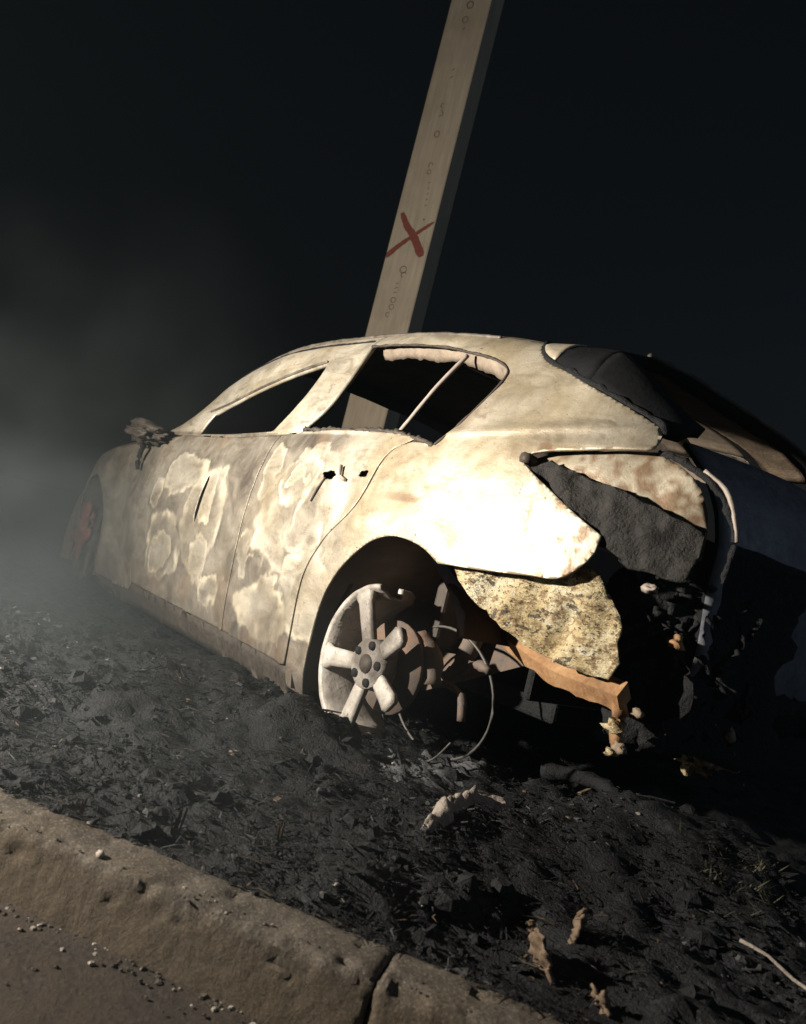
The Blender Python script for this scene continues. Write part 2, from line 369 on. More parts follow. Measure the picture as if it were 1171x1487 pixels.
def kerb_stone(u0, u1, seed):
    prof = lin([(-.004, -.12), (.0, .035), (.006, .049), (.02, .052), (.06, .052), (.104, .0505), (.109, .047), (.113, .040), (.118, -.01), (.124, -.055), (.128, -.12)], .007)
    nu = int((u1 - u0) / (.008 if -1.8 < u0 < 1.0 else .03)); V = []; F = []; n = len(prof)
    for i in range(nu + 1):
        u = u0 + (u1 - u0) * i / nu; e = min(u - u0, u1 - u)
        for q in prof:
            p3 = KA + KT * u + KN * q.x; cx = Vector((.06, -.02)); dd = (Vector(q) - cx)
            chip = max(0, fbm((p3.x, p3.y, q.y + seed), 16, 4) - .32) * .018 * (1 if q.y > .0 else .2)
            rr = 1 + (.0022 * fbm((p3.x, p3.y, q.y + seed), 12, 4) + .0014 * fbm((p3.x, p3.y, q.y), 60, 5) - .012 * max(0, fbm((p3.x, p3.y, seed), 26, 3)) * math.exp(-((q.x - .108) ** 2 + (q.y - .046) ** 2) / .0002) - chip - .006 * max(0, 1 - e / .012) ** 2) / max(.03, dd.length)
            qq = cx + dd * rr; w3 = KA + KT * u + KN * qq.x
            V.append((w3.x - KA.x, w3.y - KA.y, qq.y))
    for i in range(nu):
        for j in range(n - 1): F.append((i * n + j, i * n + j + 1, (i + 1) * n + j + 1, (i + 1) * n + j))
    F += [tuple(range(n)), tuple(nu * n + j for j in range(n))[::-1]]
    o = mesh('kerb_stone', V, F, MK, kerb); o.data.set_sharp_from_angle(angle=R(32))
    if sum(p.normal.z for p in o.data.polygons) < 0: o.data.flip_normals()
    return o
for i in range(-3, 8):
    a = -.785 + i * .92; kerb_stone(a + .0015, a + .9185, i * 3.1)

# ------------------------------------------------------------------ post with painted marks
def mat_post():
    k = M('pale_post_timber'); n1 = k.noise(5, 6, .6, .3, (8, 8, .5)); n2 = k.noise(3, 6, .6)
    c = k.ramp(n1, [(.3, (.31, .26, .195)), (.7, (.40, .342, .265))]); c = k.mix(k.ramp(n2, [(.45, 0.), (.8, .5)]), c, (.20, .155, .11))
    k.bump(n1, .15, .004); return k.out(c, .75, 0, .25)
PB = Vector((3.5902, -1.1, 0)); PN = Vector((-.59385, .80458, 0)); PT = Vector((-.80458, -.59385, 0)); PWD = .355
post = empty('post', PB); tag(post, 'tall square pale post with a red cross painted on it behind the car', 'post')
ch = .008
sect = [(ch, 0), (PWD - ch, 0), (PWD, ch), (PWD, PWD - ch), (PWD - ch, PWD), (ch, PWD), (0, PWD - ch), (0, ch)]
zs = [-.3, .4, 1, 2, 3, 4, 5, 6, 7, 7.6]
V = [(PT * a - PN * b) + Vector((0, 0, z)) for z in zs for a, b in sect]
F = [(i * 8 + j, i * 8 + (j + 1) % 8, (i + 1) * 8 + (j + 1) % 8, (i + 1) * 8 + j) for i in range(len(zs) - 1) for j in range(8)] + [tuple(range(8))[::-1], tuple((len(zs) - 1) * 8 + j for j in range(8))]
ob = mesh('shaft', V, F, mat_post(), post, False)
bm = bmesh.new(); bm.from_mesh(ob.data); bmesh.ops.recalc_face_normals(bm, faces=bm.faces); bm.to_mesh(ob.data); bm.free()
MX = mat_simple('red_spray', [(.3, (.13, .03, .02)), (.7, (.20, .05, .034))], 30, (.6, .8), 0)
MINK = mat_simple('faded_ink', [(.3, (.09, .072, .052)), (.7, (.19, .155, .11))], 60, (.7, .9), 0)
def on_face(a, z, d=.0025): return PT * a + PN * d + Vector((0, 0, z))
def stroke(name, pts, wd, mat, parent, d=.0025):
    P = [Vector(q) for q in pts]; P = cat(P, .01); V = []; n = len(P)
    for i, q in enumerate(P):
        t = (P[min(n - 1, i + 1)] - P[max(0, i - 1)]).normalized(); nn = Vector((-t.y, t.x)); f = i / (n - 1)
        ww = (wd(f) if callable(wd) else wd) * .5 * (1 + .25 * nz((q.x, q.y, 1), 40)) * (.55 + .45 * min(1, 8 * f, 8 * (1 - f)))
        for s in (-1, 1): 
            e = q + nn * ww * s; e.x = max(.004, min(PWD - .004, e.x)); V.append(on_face(e.x, e.y, d))
    F = [(2 * i, 2 * i + 1, 2 * i + 3, 2 * i + 2) for i in range(n - 1)]
    return mesh(name, V, F, mat, parent, False)
cross = stroke('painted_cross', [(.05, 3.52), (.12, 3.41), (.19, 3.34), (.26, 3.24), (.31, 3.16)], lambda f: .045 + .03 * f, MX, post)
cross['label'] = 'red spray-painted cross'
stroke('cross_stroke', [(.004, 3.12), (.09, 3.225), (.19, 3.325), (.27, 3.40), (.345, 3.47)], lambda f: .05 - .028 * f, MX, cross, .0035)
def ring(cx, cz, rx, rz, wd, a0=0, a1=6.28): return stroke('stencil_mark', [(cx + rx * math.cos(a), cz + rz * math.sin(a)) for a in [a0 + (a1 - a0) * i / 10 for i in range(11)]], wd, MINK, post)
ring(.185, 3.03, .028, .03, .009); ring(.20, 2.985, .022, .022, .008, .5, 4.6)
for z in (2.90, 2.86, 2.82): stroke('stencil_mark', [(.150, z), (.178, z + .012)], .007, MINK, post)
ring(.165, 2.76, .02, .022, .007); ring(.165, 2.70, .02, .022, .007); ring(.15, 2.63, .018, .02, .007, 1, 5.5)
for z in (3.60, 3.65, 3.70, 3.75, 3.80): stroke('stencil_mark', [(.228 - (z - 3.6) * .1, z), (.246 - (z - 3.6) * .1, z + .012)], .008, MINK, post)
ring(.19, 3.90, .016, .02, .007); ring(.192, 3.96, .018, .022, .007, 0, 4.2); ring(.178, 4.24, .022, .028, .008); stroke('stencil_mark', [(.15, 4.40), (.185, 4.42), (.165, 4.46)], .008, MINK, post)
ring(.165, 4.50, .016, .02, .007, 1, 5)
for z in (4.75, 4.82, 5.2): stroke('stencil_mark', [(.165, z), (.19, z + .02)], .008, MINK, post)
ring(.17, 5.29, .024, .03, .009); ring(.18, 5.43, .026, .034, .012)
stroke('bolt_mark', [(.248, 3.485), (.252, 3.478), (.256, 3.486)], .014, MCHAR, post)

# ------------------------------------------------------------------ burnt-out car
car = empty('burnt_car', (0, 0, .1)); tag(car, 'burnt-out hatchback car shell with bare scorched panels and no glass', 'car')
class _P:                                                          # parts are built in world coordinates, then hung under the car
    items = []
def part(o, parent=None):
    o.parent = parent or car
    if not parent: o.matrix_parent_inverse = Matrix.Translation((0, 0, -.1))
    return o
C2 = lambda p, s=.016: [tuple(q) for q in cat(p, s)]
L2 = lambda p, s=.016: [tuple(q) for q in lin(p, s)]
SEAM = [(-.18, 1.338), (-.238, 1.281), (-.291, 1.245), (-.351, 1.221), (-.44, 1.178), (-.548, 1.129), (-.627, 1.091), (-.668, 1.068), (-.684, 1.047), (-.693, 1.013)]
ARCH = [(.270, .16), (.268, .229), (.263, .346), (.239, .468), (.179, .564), (.091, .639), (.019, .678), (-.057, .694), (-.145, .689), (-.212, .673), (-.266, .647)]
DOORSEAM = [(.352, .17), (.354, .30), (.352, .44), (.335, .55), (.27, .65), (.19, .735), (.152, .82), (.138, .90), (.11, .955), (.05, .982)]
DLO_R = [(-.058, .972), (-.105, 1.04), (-.145, 1.12), (-.168, 1.19), (-.152, 1.232), (-.069, 1.273), (.063, 1.308), (.197, 1.339), (.409, 1.366), (.62, 1.378)]
TT = .90
roofline = [(x, ZR(x, TT)) for x in [.62, .45, .3, .15, 0, -.1, -.165]]
def join(*ls):
    o = []
    for l in ls:
        for q in l:
            q = tuple(q)
            if not o or math.hypot(q[0] - o[-1][0], q[1] - o[-1][1]) > .003: o.append(q)
    if math.hypot(o[0][0] - o[-1][0], o[0][1] - o[-1][1]) < .003: o.pop()
    return o
LAMP_LOW = [(-.691, 1.003), (-.56, .986), (-.45, .972), (-.41, .957), (-.405, .938), (-.439, .915), (-.53, .862), (-.603, .82), (-.667, .786)]
TAILCUT = [(-.667, .786), (-.664, .745), (-.64, .706), (-.598, .674), (-.52, .666), (-.40, .656), (-.266, .647)]
QUARTER = join(C2(DOORSEAM), C2(DLO_R), C2(roofline), C2(SEAM), C2(LAMP_LOW), C2(TAILCUT), C2(ARCH[::-1]))
WIN_F = join(L2([(1.66, .990), (1.655, 1.05), (1.64, 1.10)]), C2([(1.62, 1.105), (1.398, 1.186), (1.13, 1.262), (.96, 1.298), (.87, 1.315)]), C2([(.853, 1.305), (.852, 1.26), (.868, 1.169), (.905, 1.09), (.955, 1.016)]), L2([(.975, 1.009), (1.334, .994), (1.66, .990)]))
FRAME = join(C2([(.745, 1.018), (.68, 1.085), (.642, 1.15), (.618, 1.28), (.622, 1.375)]), L2([(.625, 1.38), (.627, ZR(.627, TT))]), C2([(x, ZR(x, TT)) for x in (.627, .8, 1.0, 1.25, 1.5, 1.75, 1.92, 2.06)]),
             L2([(2.06, ZR(2.06, TT)), (2.09, 1.06), (2.09, 1.0)]), L2([(2.09, .995), (1.81, .986), (1.3, .982), (.95, .998), (.745, 1.008)]))
off_ds = [(x + .006, z) for x, z in DOORSEAM]
REAR_DOOR = join(C2(off_ds[1:-1]), C2([(.045, .992), (.172, 1.010), (.45, 1.018), (.72, 1.012)]), L2([(.742, 1.002), (.862, .994)]), C2([(.862, .99), (.87, .8), (.868, .5), (.86, .235)]), L2([(.86, .235), (.40, .225), (.36, .235)]))
FRONT_DOOR = join(C2([(.868, .992), (.876, .8), (.874, .5), (.866, .235)]), L2([(.866, .235), (1.9, .245)]), C2([(1.9, .245), (1.955, .40), (1.99, .58), (1.975, .78), (1.91, .92), (1.80, .978)]), L2([(1.8, .978), (1.3, .975), (.95, .99), (.868, .992)]))
SLIT = C2([(1.285, .80), (1.30, .79), (1.315, .70), (1.318, .62), (1.300, .585), (1.288, .62), (1.282, .70), (1.275, .78)], .02)
def blob2(x, z, rx, rz, seed, n=22): return [(x + rx * (1 + .4 * nz((math.cos(6.283 * i / n), math.sin(6.283 * i / n), seed), 1.7)) * math.cos(6.283 * i / n), z + rz * (1 + .4 * nz((math.cos(6.283 * i / n), math.sin(6.283 * i / n), seed), 1.7)) * math.sin(6.283 * i / n)) for i in range(n)]
HANDLES = [blob2(.392, .852, .036, .015, 1.3), blob2(.204, .866, .024, .013, 4.4)]
FEND_T = [(1.815, .982), (2.098, .95), (2.4, .922), (2.62, .90), (2.9, .862), (3.15, .80), (3.35, .71), (3.46, .62)]
fa = [(FX + .36 * math.cos(a), .35 + .37 * math.sin(a)) for a in [R(-20 + i * 22) for i in range(11)]]
FENDER = join(C2([(1.906, .245), (1.961, .40), (1.996, .58), (1.981, .78), (1.916, .92), (1.815, .982)]), C2(FEND_T), L2([(3.46, .62), (3.42, .45), (3.20, .42), (fa[0][0] + .03, fa[0][1])]), C2(fa), L2([(2.44, .2), (2.3, .19), (1.95, .2)]))
SILL = join(L2([(.36, .225), (1.9, .237), (2.42, .19), (2.42, .14), (1.9, .125), (.9, .12), (.36, .13)]))
for sd_, g in ((1, .0085), (-1, .03)):
    part(panel('quarter_panel', QUARTER, car, MP, sd_, g, thick=.006, inner=MSOOT))
    part(panel('window_frame', FRAME, car, MP, sd_, g, holes=[WIN_F], thick=.018, warp=.002, inner=MSOOT))
    rd = part(panel('rear_door', REAR_DOOR, car, MP, sd_, g, thick=.006, inner=MSOOT, off=.002, holes=HANDLES if sd_ > 0 else ()))
    fd = part(panel('front_door', FRONT_DOOR, car, MP, sd_, g, thick=.006, inner=MSOOT, off=.003, holes=[SLIT] if sd_ > 0 else ()))
    part(panel('front_fender', FENDER, car, MP, sd_, max(g, .02), thick=.006, inner=MSOOT))
    part(panel('sill', SILL, car, MSOOT, sd_, .04, thick=.06, off=-.004, warp=.002))
    # inner skins so the doors have depth
    part(panel('door_inner_skin', join(L2([(.38, .24), (1.88, .25), (1.78, .965), (.1, .975), (.2, .74)], .05)), car, MSOOT, sd_, .06, off=-.12, thick=.01))
    # drip rail running up the pillar and along the roof edge
    part(tube('drip_rail', [(x, sd_ * (Y(x, ZR(x, .865)) + .004), ZR(x, .865)) for x in (2.02, 1.9, 1.75, 1.5, 1.25, 1.0, .8, .6, .3, 0)], .0065, MP, car, 6, .3))
    part(tube('window_trim', [(x, sd_ * (Y(x, z) + .003), z) for x, z in ([(1.70, 1.115)] + [(1.55, 1.148), (1.398, 1.196), (1.13, 1.272), (.96, 1.308), (.86, 1.326)])], .006, MP, car, 6, .3))
    part(tube('window_trim', [(x, sd_ * (Y(x, z) + .001), z) for x, z in DLO_R[::-1]], .0045, MSOOT, car, 6, .6, wf=30, step=.012))
    part(tube('window_divider', [(.072, sd_ * (Y(.072, 1.30) - .015), 1.302), (.115, sd_ * (Y(.115, 1.18) - .012), 1.18), (.167, sd_ * (Y(.167, 1.015) - .012), 1.015)], .008, MALU if sd_ > 0 else MSOOT, car, 6, .15))
    part(tube('belt_moulding', [(x, sd_ * (Y(x, z) - .003), z) for x, z in [(-.05, .968), (.02, .986), (.172, 1.014), (.45, 1.022), (.735, 1.02)]], .007, MSOOT, car, 6, 1.3, wf=45, step=.01))
    # wheel housing
    for cx, rr, zz in ((-.03, .365, .33), (FX, .375, .345)):
        V = []; F = []; na = 22; ys = [.862, .80, .70, .58, .47]
        for i in range(na + 1):
            a = R(-25 + (180 if cx < 1 else 230) * i / na)
            for j, y in enumerate(ys):
                r2 = rr + .008 * fbm((a, y, cx), 4, 3); V.append((cx + r2 * math.cos(a), sd_ * y, zz + r2 * math.sin(a)))
        k = len(ys); F = [(i * k + j, i * k + j + 1, (i + 1) * k + j + 1, (i + 1) * k + j) for i in range(na) for j in range(k - 1)]
        b0 = len(V); V.append((cx, sd_ * .46, zz)); F += [(i * k + k - 1, b0, (i + 1) * k + k - 1) for i in range(na)]
        part(mesh('wheel_housing', V, F, MLINER, car))

for sd_ in (1, -1):  # hanging roof-lining strip, added to catch the torch inside the window top
    V = []; F = []; n = 60
    for i in range(n + 1):
        f = i / n; x = .60 - .74 * f; zt = pch(DLO_R[::-1][::-1][3:], x) if False else None
        zt = next(za + (zb - za) * (x - xa) / (xb - xa) for (xa, za), (xb, zb) in zip(DLO_R[4:], DLO_R[5:]) if xa <= x <= xb + 1e-6) if x > -.15 else 1.236
        h = .030 + .012 * fbm((x, 2, 0), 9, 3) + .010 * max(0, nz((x, 0, 0), 30)) + (.03 * sst(.05, -.13, x))
        for z, d in ((zt + .02, .03), (zt - h * .5, .042), (zt - h, .055)): V.append((x, sd_ * (Y(x, zt) - d), z))
    F = [(i * 3 + j, i * 3 + j + 1, i * 3 + j + 4, i * 3 + j + 3) for i in range(n) for j in range(2)]
    hl = part(mesh('sagging_headliner', V, F, MINNER, car)); sm = hl.modifiers.new('t', 'SOLIDIFY'); sm.thickness = .004
    part(tube('shut_line', [(x, sd_ * (Y(x, ZR(x, .80)) - .001), ZR(x, .80)) for x in (1.93, 1.75, 1.5, 1.25, 1.0, .8, .64)], .0055, MCHAR, car, 5, .4))
# handle cavities with their broken latch bits on the near rear door
part(tube('latch_rod', [(.40, Y(.4, .84) + .004, .84), (.42, Y(.42, .80) + .006, .80), (.435, Y(.435, .755) + .004, .755)], .004, MSOOT, car, 5))
part(tube('latch_rod', [(.33, Y(.33, .875) + .008, .885), (.315, Y(.315, .85) + .010, .85), (.28, Y(.28, .835) + .007, .838)], .006, MALU, car, 6))
part(mesh('mirror_sail', [(1.655, Y(1.655, .99) - .008, .988), (1.80, Y(1.80, .99) - .002, .988), (1.71, Y(1.71, 1.1) - .004, 1.105), (1.635, Y(1.635, 1.1) - .008, 1.105)], [(0, 1, 2, 3)], MCHAR, car))
mir = part(lump('melted_mirror', (2.10, .905, .965), (.15, .055, .042), MSOOT, car, .6, 9, 4, 3)); mir['label'] = 'melted door mirror stump'
part(tube('mirror_drip', [(2.12, .90, .95), (2.11, .905, .90), (2.13, .90, .84), (2.12, .895, .78)], lambda f: .022 - .012 * f, MCHAR, car, 8, .7))
part(tube('mirror_flap', [(2.28, .91, .985), (2.16, .93, 1.005), (2.02, .92, .995), (1.93, .90, .98)], lambda f: .012 + .010 * math.sin(3.1 * f), MSOOT, car, 7, .9, 1.8))

# roof
def z_at(x, y, tlo):
    a, b = tlo, .99999; ta = pch(XT, x)
    for _ in range(26):
        c = .5 * (a + b); s = sec(c); s += ta * min(1, s / .8)
        if s > y: a = c
        else: b = c
    return ZR(x, a)
def loft(name, xs, edge, mat, s0=-1, s1=1, ns=28, thick=.006, inner=None, drop=0.0, wob=.003, paint=True):
    V = []; F = []; C = []
    for x in xs:
        ze = edge(x); te = (ze - 1) / max(.02, RH(x) - 1); ye = sec(te); ye += pch(XT, x) * min(1, ye / .8)
        for j in range(ns + 1):
            s = s0 + (s1 - s0) * j / ns; s = math.copysign(abs(s) ** .8, s)
            y = s * ye; V.append((x, y, z_at(x, abs(y), te) - drop + wob * fbm((x, y, 2), 4, 3)))
            C.append((max(0, min(1, .75 + .4 * nz((x, y, 1), 4))), .1, max(0, nz((x, y, 5), 3)) * .4, 1))
    n = ns + 1; F = [(i * n + j, i * n + j + 1, (i + 1) * n + j + 1, (i + 1) * n + j) for i in range(len(xs) - 1) for j in range(ns)]
    o = mesh(name, V, F, mat, car)
    a = o.data.color_attributes.new('burn', 'FLOAT_COLOR', 'POINT'); a.data.foreach_set('color', [c for q in C for c in q])
    if sum(p.normal.z for p in o.data.polygons) < 0: o.data.flip_normals()
    sm = o.modifiers.new('sheet', 'SOLIDIFY'); sm.thickness = thick; sm.offset = -1
    if inner is not None: o.data.materials.append(inner); sm.material_offset = 1; sm.material_offset_rim = 1
    return part(o)
fr = lambda a, b, n: [a + (b - a) * i / n for i in range(n + 1)]
loft('roof', fr(-.172, 1.50, 56), lambda x: ZR(x, TT - .012), MP, inner=MINNER)
loft('roof_header', fr(1.43, 1.53, 3), lambda x: ZR(x, TT - .02), MSOOT, drop=.03, thick=.02)
loft('roof_bow', fr(.55, .68, 3), lambda x: ZR(x, TT - .02), MSOOT, drop=.03, thick=.012)
loft('roof_bow', fr(.08, .17, 3), lambda x: ZR(x, TT - .02), MINNER, drop=.03, thick=.012)

# tailgate: spoiler top, side bars round the empty rear window, lower skin
SZ = sorted(SEAM[:-2])
def seam_z(x):
    for (a, za), (b, zb) in zip(SZ, SZ[1:]):
        if a <= x <= b: return za + (zb - za) * (x - a) / (b - a)
    return SZ[0][1] if x < SZ[0][0] else SZ[-1][1]
tg_edge = lambda x: seam_z(x) + .006
tail = loft('tailgate', fr(-.45, -.185, 10), tg_edge, MBLACK, inner=MBLACK, thick=.012, wob=.008)
loft('tailgate_inner_strip', fr(-.40, -.24, 8), lambda x: ZR(x, .5), MTANP, -.86, .42, 30, thick=.004, drop=.022, wob=.012)
loft('tailgate_corner', fr(-.30, -.187, 8), lambda x: seam_z(x) + .009, MP, s0=.80 , s1=1.0, ns=6, drop=-.005, thick=.004)
for s0, s1 in ((.83, 1), (-1, -.83)):
    loft('tailgate_side_bar', fr(-.70, -.45, 12), tg_edge, MBLACK, s0, s1, 6, thick=.03, inner=MBLACK, wob=.008)
part(tube('tailgate_edge', [(-.452, y, z_at(-.45, abs(y), .5) + .002) for y in (.50, .3, .1, -.1, -.3, -.5)], .007, MSOOT, car, 6, .8))
part(tube('tailgate_seal', [(x, Y(x, z) - .012, z + .004) for x, z in SEAM[:-1]], .011, MCHAR, car, 7, .6))
part(tube('seal_flakes', [(x, Y(x, z) - .03, z + .016) for x, z in SEAM[1:5]], .004, MALU, car, 5, 1.2, wf=70))
def xr(y, z):
    return pch([(.30, -.80), (.45, -.88), (.6, -.92), (.8, -.925), (.95, -.88), (1.05, -.80), (1.12, -.72)], z) + .12 * (abs(y) / .65) ** 2.4
V = []; F = []; nyy = 40; nzz = 26
for i in range(nyy + 1):
    y = -.61 + 1.22 * i / nyy
    for j in range(nzz + 1):
        z = .52 + .54 * j / nzz; V.append((xr(y, z) + .012 * fbm((y, z, 1), 4, 4), y, z))
n = nzz + 1; F = [(i * n + j, i * n + j + 1, (i + 1) * n + j + 1, (i + 1) * n + j) for i in range(nyy) for j in range(nzz)]
lt = part(mesh('tailgate_skin', V, F, MBLUE, car)); sm = lt.modifiers.new('sheet', 'SOLIDIFY'); sm.thickness = .012; lt.data.materials.append(MBLACK); sm.material_offset_rim = 1
part(tube('number_plate_recess', [(xr(y, .78) - .004, y, .78) for y in (.30, .15, 0, -.15, -.30)], .015, MCHAR, car, 6, .6))
# rear crossmember under the tailgate
part(tube('bumper_beam', [(-.80, .62, .50), (-.86, .35, .50), (-.88, 0, .50), (-.86, -.35, .50), (-.80, -.62, .50)], .045, MCHAR, car, 12, .8, 1.0, wf=22))

# tail-lamp pocket: bare metal upper floor, melted lamp, flange, flaking inner panel
POCKET = join(C2([(-.395, .95), (-.45, .975), (-.56, .990), (-.692, 1.008)]), C2([(-.70, 1.0), (-.78, .955), (-.815, .905), (-.835, .84), (-.84, .78)]), C2([(-.82, .77), (-.66, .80), (-.5, .87), (-.395, .935)]))
def flat_burn(x, z, side):
    return (max(0, min(1, .75 + .5 * nz((x, z, 2), 14))), .2, sst(.12, .26, fbm((x, z, 7), 30, 4) + .10 + .25 * sst(-.7, -.83, x)), 1)
for sd_ in (1, -1):
    part(panel('lamp_pocket', POCKET, car, MP, sd_, .014 if sd_ > 0 else .03, off=-.035, thick=.01, warp=.012, burnfn=flat_burn))
    ML = join(C2([(-.425, .925), (-.46, .944), (-.50, .940), (-.56, .922), (-.606, .909), (-.66, .898), (-.721, .878), (-.78, .856), (-.842, .835)]), L2([(-.845, .80), (-.84, .72), (-.74, .725)]), C2([(-.73, .73), (-.667, .765), (-.603, .80), (-.53, .845), (-.45, .90)]))
    ML = [(x, z + .010 * fbm((x, z, 5), 30, 3)) for x, z in ML]
    part(panel('melted_lamp', ML, car, MLAMP, sd_, .009 if sd_ > 0 else .03, off=-.010, thick=.010, warp=.018, wfreq=20))
    part(tube('lamp_screw_boss', [(-.408, sd_ * (Y(-.408, .947) - .03), .947), (-.408, sd_ * (Y(-.408, .947) + .006), .947)], .014, MSOOT, car, 8, .3))
    part(tube('hatch_flange', [(x, sd_ * (Y(x, z) - .03), z) for x, z in [(-.692, 1.005), (-.74, .992), (-.79, .968), (-.83, .935), (-.862, .89), (-.885, .83), (-.885, .74)]], lambda f: .009 - .003 * f, MCHAR, car, 8, .8, wf=40, step=.008))
    part(tube('flange_lip', [(x, sd_ * (Y(x, z) - .022), z) for x, z in [(-.80, .972), (-.848, .938), (-.876, .885), (-.892, .83)]], .0055, MALU, car, 6, .5))
    FL = join(C2([(-.285, .655), (-.335, .61), (-.429, .552), (-.50, .52), (-.57, .497), (-.653, .490), (-.728, .490)]), C2([(-.735, .53), (-.735, .59), (-.70, .66), (-.655, .712)]), L2([(-.64, .715), (-.285, .69)]))
    FL = [(x + .016 * fbm((x, z, 3), 22, 4) * sst(-.5, -.7, x) - .0, z + .010 * fbm((x, z, 8), 30, 3)) for x, z in FL]
    part(panel('flaking_inner_panel', FL, car, MFLAKE, sd_, .012 if sd_ > 0 else .03, off=-.038, thick=.004, warp=.016, wfreq=11, yfun=lambda x, z: Y(x, z) + .006 * math.sin(46 * x + 9 * z + 2 * nz((x, z, 2), 5)) - .03 * math.exp(-((x + .60 - .35 * (.57 - z)) / .022) ** 2) * sst(.66, .58, z)))
    part(tube('chassis_leg', [(-.15, sd_ * .56, .53), (-.27, sd_ * .63, .52), (-.44, sd_ * .69, .490), (-.56, sd_ * .71, .468), (-.67, sd_ * .725, .465), (-.755, sd_ * .73, .462)], lambda f: .037 - .002 * f, MRUST, car, 4, .18, .7, wf=20)).data.set_sharp_from_angle(angle=R(30))
    part(tube('bumper_bracket', [(-.735, sd_ * .72, .455), (-.752, sd_ * .72, .41), (-.748, sd_ * .72, .385), (-.762, sd_ * .72, .355)], lambda f: .021 - .008 * f, MRUST, car, 5, .35, wf=22, step=.012))
    # rear corner: burnt mounting and melted bumper skin
    V = []; F = []; na, nb = 30, 26
    for i in range(na + 1):
        f = i / na
        for j in range(nb + 1):
            z = .36 + .47 * j / nb
            x = -.66 - .24 * f; y = max(.3, Y(max(x, -.95), .7)) - .15 - .13 * f * f
            dd = .05 * fbm((x, z, sd_ * 2), 7, 5)
            V.append((x + dd * .6, sd_ * (y + dd), z + .03 * fbm((x, z, 9), 6, 3)))
    n = nb + 1; F = [(i * n + j, i * n + j + 1, (i + 1) * n + j + 1, (i + 1) * n + j) for i in range(na) for j in range(nb)]
    bc = part(mesh('burnt_bumper_corner', V, F, MCHAR, car)); sm = bc.modifiers.new('sheet', 'SOLIDIFY'); sm.thickness = .03
rd_ = random.Random(5)
for i in range(46):
    f = rd_.random(); x = -.67 - .22 * f; y = Y(max(x, -.95), .7) - .125 - .11 * f * f + rd_.uniform(-.01, .015); z = rd_.uniform(.46, .80); ln = rd_.uniform(.04, .17); r0 = rd_.uniform(.004, .012)
    pts = [(x, y, z)]
    for k in range(1, 5): pts.append((x + rd_.uniform(-.018, .018) * k * .6, y + rd_.uniform(-.008, .014), z - ln * k / 4))
    part(tube('melted_plastic_drip', pts, lambda q, r0=r0: r0 * (1.15 - .9 * q), MCHAR, car, 6, 1.2, 1.6, wf=45, step=.01))
for i, (x, y, z, s, mt) in enumerate([(-.745, .705, .70, .010, MALU), (-.79, .645, .60, .013, MRUST), (-.75, .735, .395, .012, MFLAKE), (-.77, .73, .36, .009, MTANP), (-.755, .735, .345, .008, MFLAKE), (-.79, .72, .44, .008, MTANP)]):
    part(lump('ash_flake', (x, y, z), (s * 1.6, s, s), mt, car, .8, 8, 2, i * 1.9))

# floor, bulkheads, dashboard bar, bare seat frames
def boxm(name, a, b, mat, parent=None):
    V = [(x, y, z) for x in (a[0], b[0]) for y in (a[1], b[1]) for z in (a[2], b[2])]
    F = [(0, 1, 3, 2), (4, 6, 7, 5), (0, 4, 5, 1), (2, 3, 7, 6), (0, 2, 6, 4), (1, 5, 7, 3)]
    o = mesh(name, V, F, mat, parent, False); bv = o.modifiers.new('b', 'BEVEL'); bv.width = .012; bv.segments = 2
    return part(o)
boxm('floor_pan', (-.38, -.46, .30), (2.4, .46, .36), MCHAR, car)
boxm('floor_side', (.38, .44, .20), (2.4, .80, .26), MCHAR, car); boxm('floor_side', (.38, -.80, .20), (2.4, -.44, .26), MCHAR, car)
boxm('firewall', (2.34, -.74, .34), (2.40, .74, .93), MCHAR, car)
part(tube('dash_bar', [(2.0, .76, .90), (1.98, .3, .92), (1.98, -.3, .92), (2.0, -.76, .90)], .035, MCHAR, car, 10, .4))
part(tube('steering_wheel', [(1.72 + .09 * math.sin(a), .37 + .18 * math.cos(a), .90 + .16 * math.sin(a)) for a in [i * .52 for i in range(12)]], .012, MCHAR, car, 6, .2, closed=True))
for sx, sy in ((1.15, .37), (1.15, -.37)):
    st = part(tube('seat_frame', [(sx + .05, sy - .22, .40), (sx - .05, sy - .22, .70), (sx - .18, sy - .18, 1.02), (sx - .18, sy + .18, 1.02), (sx - .05, sy + .22, .70), (sx + .05, sy + .22, .40)], .016, MSOOT, car, 7, .2))
    for k in range(4):
        z = .55 + .11 * k; xx = sx - (z - .40) * .38; sp = tube('seat_spring', [(xx, sy - .19, z), (xx + .01, sy - .06, z + .015), (xx - .01, sy + .06, z - .015), (xx, sy + .19, z)], .005, MWIRE, None, 5); part(sp)
boxm('rear_seat_back', (-.02, -.62, .40), (.03, .62, .86), MSOOT, car)
boxm('parcel_bulkhead', (-.40, -.60, .36), (-.37, .60, .62), MCHAR, car)

# bonnet and front end
V = []; F = []; xs = fr(2.08, 3.48, 22); ns = 20
for x in xs:
    zt = pch(FEND_T, x); ye = Y(x, zt) - .01
    for j in range(ns + 1):
        s = -1 + 2 * j / ns; V.append((x, ye * s, zt + .035 * (1 - s * s) * (1 - .6 * (x - 2.08) / 1.4) + .01 * fbm((x, s, 0), 3, 3) - .02 * 0))
n = ns + 1; F = [(i * n + j, i * n + j + 1, (i + 1) * n + j + 1, (i + 1) * n + j) for i in range(len(xs) - 1) for j in range(ns)]
bo = part(mesh('bonnet', V, F, MSOOT, car)); sm = bo.modifiers.new('sheet', 'SOLIDIFY'); sm.thickness = .012
part(tube('front_bumper_beam', [(3.30, .70, .48), (3.45, .4, .48), (3.50, 0, .48), (3.45, -.4, .48), (3.30, -.70, .48)], .07, MCHAR, car, 10, .4, wf=10))
boxm('engine_block', (2.75, -.42, .36), (3.2, .42, .74), MCHAR, car)

